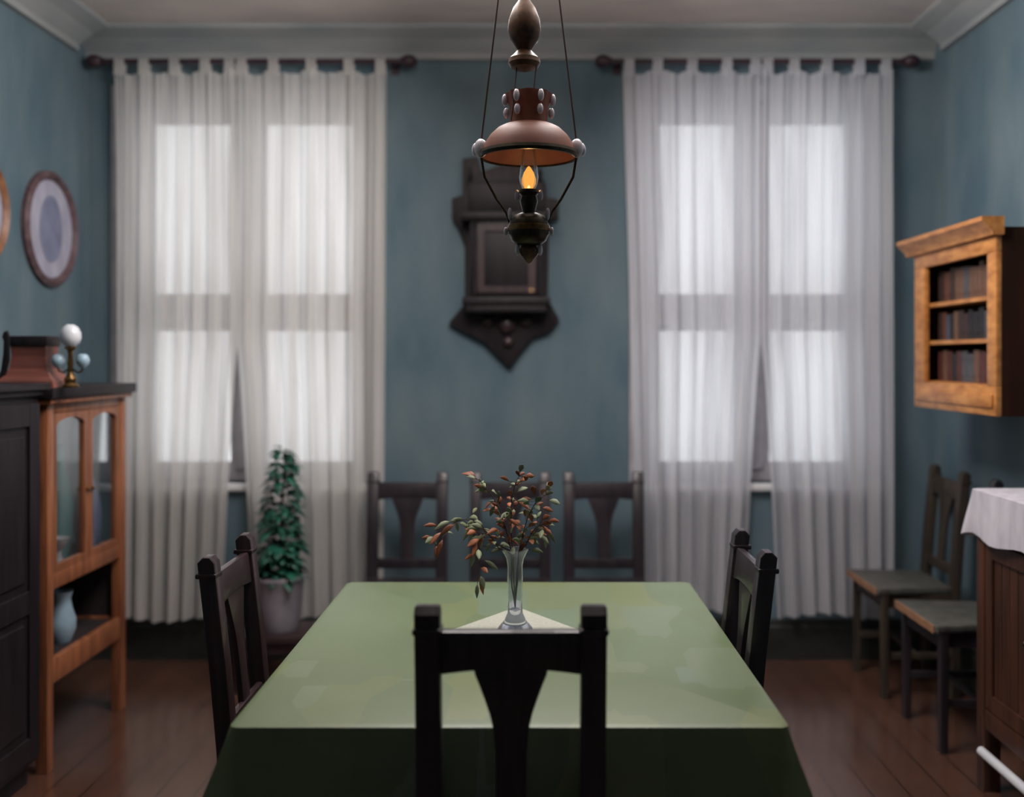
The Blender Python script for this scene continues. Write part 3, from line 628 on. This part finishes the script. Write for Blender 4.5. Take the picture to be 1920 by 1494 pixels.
place(tag(a, 'small white footed bowl behind the near glass door, in front of the teal vase', 'bowl'), *cw(-.12, -.15, .7145))
t2 = thing('china_jug', 'pale grey-blue jug in the open lower compartment of the display cabinet', 'jug', cw(-.03, -.12, .3895), R(90))
MB().lathe([(0, 0), (.035, 0), (.04, .01), (.055, .05), (.056, .09), (.04, .14), (.036, .17), (.045, .20), (.042, .20), (.033, .17), (.036, .14), (0, .13)]).build('body', 'paleblue', t2)
MB().tube([(.042, 0, .185), (.08, 0, .175), (.088, 0, .12), (.054, 0, .07)], .006).build('handle', 'paleblue', t2)

# dark tall cabinet nearer the viewer
DX0, DX1, DY0, DY1 = -2.205, -1.745, 2.55, 3.615
t = thing('tall_cupboard', 'near-black wooden cupboard cut off by the left edge, before the display cabinet', 'cupboard', ((DX0+DX1)/2, (DY0+DY1)/2, 0), R(90))
h = (DY1-DY0)/2; e = (DX1-DX0)/2
MB().bx(-h, h, -e+.02, e, .08, 1.375, .004).build('body', 'darkcab', t)
MB().bx(-h+.02, h-.02, -e+.05, e, 0, .08).build('plinth', 'darkcab', t)
g = MB(); g.bx(-h-.005, h+.015, -e-.02, e, 1.395, 1.42, .006); g.bx(-h, h+.008, -e, e, 1.375, 1.395, .004); g.build('top', 'darkcab', t)
for sx in (-1, 1):
    x0, x1 = (-h+.03, -.004) if sx < 0 else (.004, h-.03)
    g = MB(); y0, y1 = -e, -e+.02; s = .07
    g.bx(x0, x0+s, y0, y1, .11, 1.35, .003); g.bx(x1-s, x1, y0, y1, .11, 1.35, .003)
    for (z0, z1) in ((.11, .19), (.62, .70), (1.27, 1.35)): g.bx(x0+s, x1-s, y0, y1, z0, z1, .003)
    for (z0, z1) in ((.19, .62), (.70, 1.27)): g.bx(x0+s, x1-s, y0+.010, y1, z0, z1); g.box(((x0+x1)/2, y0+.009, (z0+z1)/2), (x1-x0-2*s-.06, .012, z1-z0-.06), .005)
    d_ = g.build('door', 'darkcab', t, smooth=False)
    MB().ball((x1-.035 if sx < 0 else x0+.035, y0-.01, .74), .012).build('knob', 'brass', d_)

# flared wooden casket and three-globe lamp on the cabinet top
ZT = 1.4005
t = thing('wooden_casket', 'flared pinkish-brown wooden box with dark lid on top of the display cabinet', 'box', (-1.842, 3.745, ZT))
t.scale = (.95, 1, 1.12)
hw = [(0, .115), (.02, .108), (.035, .09), (.06, .072), (.10, .066), (.135, .068)]
g = MB(); n = len(hw); rings = []
for z, w_ in hw:
    dpt = w_*.72; rings.append([g.bm.verts.new((sx*w_, sy*dpt, z)) for sx, sy in ((-1, -1), (1, -1), (1, 1), (-1, 1))])
for A, B in zip(rings, rings[1:]):
    for k in range(4): g.bm.faces.new((A[k], A[(k+1) % 4], B[(k+1) % 4], B[k]))
g.bm.faces.new(rings[0]); g.bm.faces.new(rings[-1]); g.build('body', 'copper', t, smooth=False)
MB().bx(-.072, .074, -.056, .056, .135, .168, .005).build('lid', 'darkcab', t)
g = MB(); g.prism([(-.105, .02), (-.08, .04), (-.066, .09), (-.066, .165), (-.074, .185), (-.088, .18), (-.094, .165), (-.088, .15), (-.090, .11), (-.098, .06), (-.120, .0), (-.11, .0)], -.064, -.052, .003); g.build('scroll', 'darkcab', t)
t = thing('table_lamp', 'small brass lamp with one white and two pale blue glass globes on the display cabinet', 'lamp', (-1.69, 3.70, ZT))
t.scale = (.9, .9, .9)
MB().lathe([(0, 0), (.030, 0), (.032, .008), (.022, .018), (.024, .035), (.015, .048), (.010, .07), (.013, .10), (.009, .13), (.012, .15), (.022, .158), (.022, .165), (0, .166)]).build('stem', 'brass', t)
MB().lathe([(0, .163), (.016, .164), (.034, .18), (.041, .20), (.040, .222), (.030, .243), (.014, .255), (.012, .255), (0, .252)]).build('globe', 'china', t)
for sx in (-1, 1):
    MB().tube([(sx*.008, 0, .075), (sx*.03, 0, .06), (sx*.046, 0, .066), (sx*.05, 0, .08)], .004).build('arm', 'bronze', t)
    MB().lathe([(0, 0), (.010, .0), (.024, .016), (.027, .032), (.020, .05), (.011, .056), (0, .054)], (sx*.05, 0, .08)).build('globe', 'paleblue', t)

# ------------------------------------------------------------ wall bookcase on the right, front faces -X
BY0, BY1, BZ0, BZ1, BXF, BXB = 3.68, 4.47, 1.295, 1.985, 1.68, 1.998
t = thing('wall_bookcase', 'honey-orange wooden bookcase with three shelves of books hung on the right wall', 'bookcase', ((BXF+BXB)/2, (BY0+BY1)/2, BZ0), R(-90))
h = (BY1-BY0)/2; e = (BXB-BXF)/2; H = BZ1-BZ0
# local +x is the near side
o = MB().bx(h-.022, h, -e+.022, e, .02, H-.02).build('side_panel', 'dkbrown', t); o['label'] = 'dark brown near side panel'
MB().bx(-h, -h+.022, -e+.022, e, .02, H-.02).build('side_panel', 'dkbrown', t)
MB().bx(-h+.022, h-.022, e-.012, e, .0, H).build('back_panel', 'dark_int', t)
g = MB(); g.bx(-h, -h+.115, -e, -e+.022, .11, H-.09, .003); g.build('stile', 'honey', t)
g = MB(); g.bx(h-.075, h, -e, -e+.022, .11, H-.09, .003); g.build('stile', 'honey', t)
g = MB(); g.bx(-h, h, -e, -e+.022, .0, .11, .003); g.bx(-h+.02, h-.02, -e-.008, -e, .03, .08, .003); g.build('bottom_rail', 'honey', t)
g = MB(); g.bx(-h, h, -e, -e+.022, H-.09, H, .003); g.build('top_rail', 'honey', t)
g = MB(); g.prism([(-e+.022, H-.03), (-e-.018, H-.03), (-e-.024, H-.012), (-e-.05, H+.010), (-e-.06, H+.02), (-e-.06, H+.036), (-e+.022, H+.036)], -h-.05, h+.02, axis='x'); g.build('cornice', 'honey', t)
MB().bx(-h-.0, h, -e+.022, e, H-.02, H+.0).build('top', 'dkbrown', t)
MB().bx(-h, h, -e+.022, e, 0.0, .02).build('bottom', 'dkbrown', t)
SH = [.098, .270, .430]
for z in SH:
    MB().bx(-h+.022, h-.022, -e+.024, e-.012, z, z+.016).build('shelf', 'honey', t)
rnd = random.Random(11)
cols = {'dark brown': (.045, .024, .02), 'grey': (.085, .085, .10), 'dark red': (.10, .028, .022), 'near-black': (.016, .014, .018), 'tan': (.17, .085, .05), 'slate blue': (.07, .085, .13), 'rust brown': (.14, .05, .028)}
ords = ['first', 'second', 'third', 'fourth', 'fifth', 'sixth', 'seventh', 'eighth', 'ninth', 'tenth', 'eleventh', 'twelfth', 'thirteenth']
bmats = {k: mat('book_'+k.replace(' ', '_').replace('-', '_'), v, tuple(c*.55 for c in v), rough=.6, scale=(30, 30, 6)) for k, v in cols.items()}
for si, (z, nm, hh) in enumerate(zip(SH, ['bottom', 'middle', 'top'], [.135, .125, .145])):
    x = -h+.118; k = 0
    while x < h-.13:
        wd = rnd.uniform(.034, .060); ht = hh*rnd.uniform(.84, 1); dp = rnd.uniform(.15, .19); cn = rnd.choice(list(cols)[:] if si else ['grey', 'grey', 'slate blue', 'dark red', 'tan', 'near-black'])
        if x+wd > h-.076: break
        bt = thing('book', '%s book, %s from the window side on the %s shelf of the wall bookcase' % (cn, ords[k], nm), 'book', group='books on the %s shelf of the wall bookcase' % nm)
        cx_, cy_ = x+wd/2, -e+.03+.03+dp/2
        bt.location = ((BXF+BXB)/2+cy_, (BY0+BY1)/2-cx_, BZ0+z+.0165); bt.rotation_euler = (0, 0, R(-90))
        cv = MB(); cv.bx(-wd/2, -wd/2+.003, -dp/2, dp/2, 0, ht); cv.bx(wd/2-.003, wd/2, -dp/2, dp/2, 0, ht); cv.bx(-wd/2+.003, wd/2-.003, -dp/2, -dp/2+.004, 0, ht)
        for q in (.2, .75): cv.bx(-wd/2+.002, wd/2-.002, -dp/2-.002, -dp/2, ht*q, ht*q+.005)
        cv.build('cover', bmats[cn], bt, smooth=False)
        MB().bx(-wd/2+.0035, wd/2-.0035, -dp/2+.005, dp/2-.004, .003, ht-.004).build('page_block', 'beige', bt, smooth=False)
        x += wd+.0015; k += 1

# ------------------------------------------------------------ sideboard with white cloth (right foreground)
SX0, SX1, SY0, SY1, SZT = 1.56, 1.975, 2.45, 3.58, 1.045
t = thing('sideboard', 'red-brown wooden sideboard under a white cloth, cut off by the right edge', 'sideboard', ((SX0+SX1)/2, (SY0+SY1)/2, 0), R(-90))
h = (SY1-SY0)/2; e = (SX1-SX0)/2
MB().bx(-h+.02, h-.02, -e+.03, e, .22, SZT-.03).build('body', 'brown', t)
MB().bx(-h, h, -e, e, SZT-.03, SZT, .005).build('top', 'brown', t)
for sx in (-1, 1):
    for sy in (-1, 1): MB().bx(sx*(h-.03)-.03, sx*(h-.03)+.03, sy*(e-.035)-.03, sy*(e-.035)+.03, 0, SZT-.03, .004).build('leg', 'brown', t)
MB().bx(-h+.06, h-.06, -e+.008, -e+.03, .22, .29, .004).build('rail', 'brown', t); MB().bx(-h+.06, h-.06, -e+.008, -e+.03, .88, SZT-.03, .003).build('rail', 'brown', t)
nd = 3; dw = (2*h-.12)/nd
for k in range(nd):
    x0 = -h+.06+k*dw+.003; x1 = x0+dw-.006
    g = MB(); y0 = -e+.008; g.bx(x0, x0+.05, y0, y0+.022, .295, .875, .003); g.bx(x1-.05, x1, y0, y0+.022, .295, .875, .003)
    g.bx(x0+.05, x1-.05, y0, y0+.022, .295, .35); g.bx(x0+.05, x1-.05, y0, y0+.022, .82, .875)
    for q in range(4):   # reeded panel
        a = x0+.05+(x1-x0-.1)*q/4; g.bx(a+.002, a+(x1-x0-.1)/4-.002, y0+.008, y0+.022, .35, .82, .003)
    d_ = g.build('door', 'brown', t, smooth=False)
    MB().ball((x1-.025, y0-.008, .6), .011).build('knob', 'brassdk', d_)
g = MB(); g.tube([(-h+.05, -e+.0, .14), (h-.05, -e+.0, .14)], .016, 12); o = g.build('foot_rail', 'china', t); o['label'] = 'pale foot rail'
# cloth
g = MB(); bm = g.bm; PR = rrect(e+.006, h+.006, .015); n = len(PR); CZ = SZT+.004; rings = []
inner = [bm.verts.new((x-a*.01, y-b_*.01, CZ)) for x, y, a, b_, c in PR]; rings = [inner]
for dz in (.003, .03, .07, .12, .165):
    ring = []
    for i, (x, y, a, b_, c) in enumerate(PR):
        if a > .9 and x > e: off = 0.0
        else: off = .004+.014*(dz/.165)*(1+math.sin(i*1.05))*.5+c*.03*dz/.165
        xx_ = min(x+a*off, e+.008)
        ring.append(bm.verts.new((xx_, y+b_*off, CZ-dz+(.010*math.sin(i*.8) if dz > .16 else 0))))
    rings.append(ring)
for A, B in zip(rings, rings[1:]):
    for k in range(n): bm.faces.new((A[k], A[(k+1) % n], B[(k+1) % n], B[k]))
bm.faces.new(inner); o = g.build('sideboard_cloth', 'white'); o.location = ((SX0+SX1)/2, (SY0+SY1)/2, 0)
tag(o, 'white linen cloth with wavy hem lying over the sideboard at the right edge', 'tablecloth')
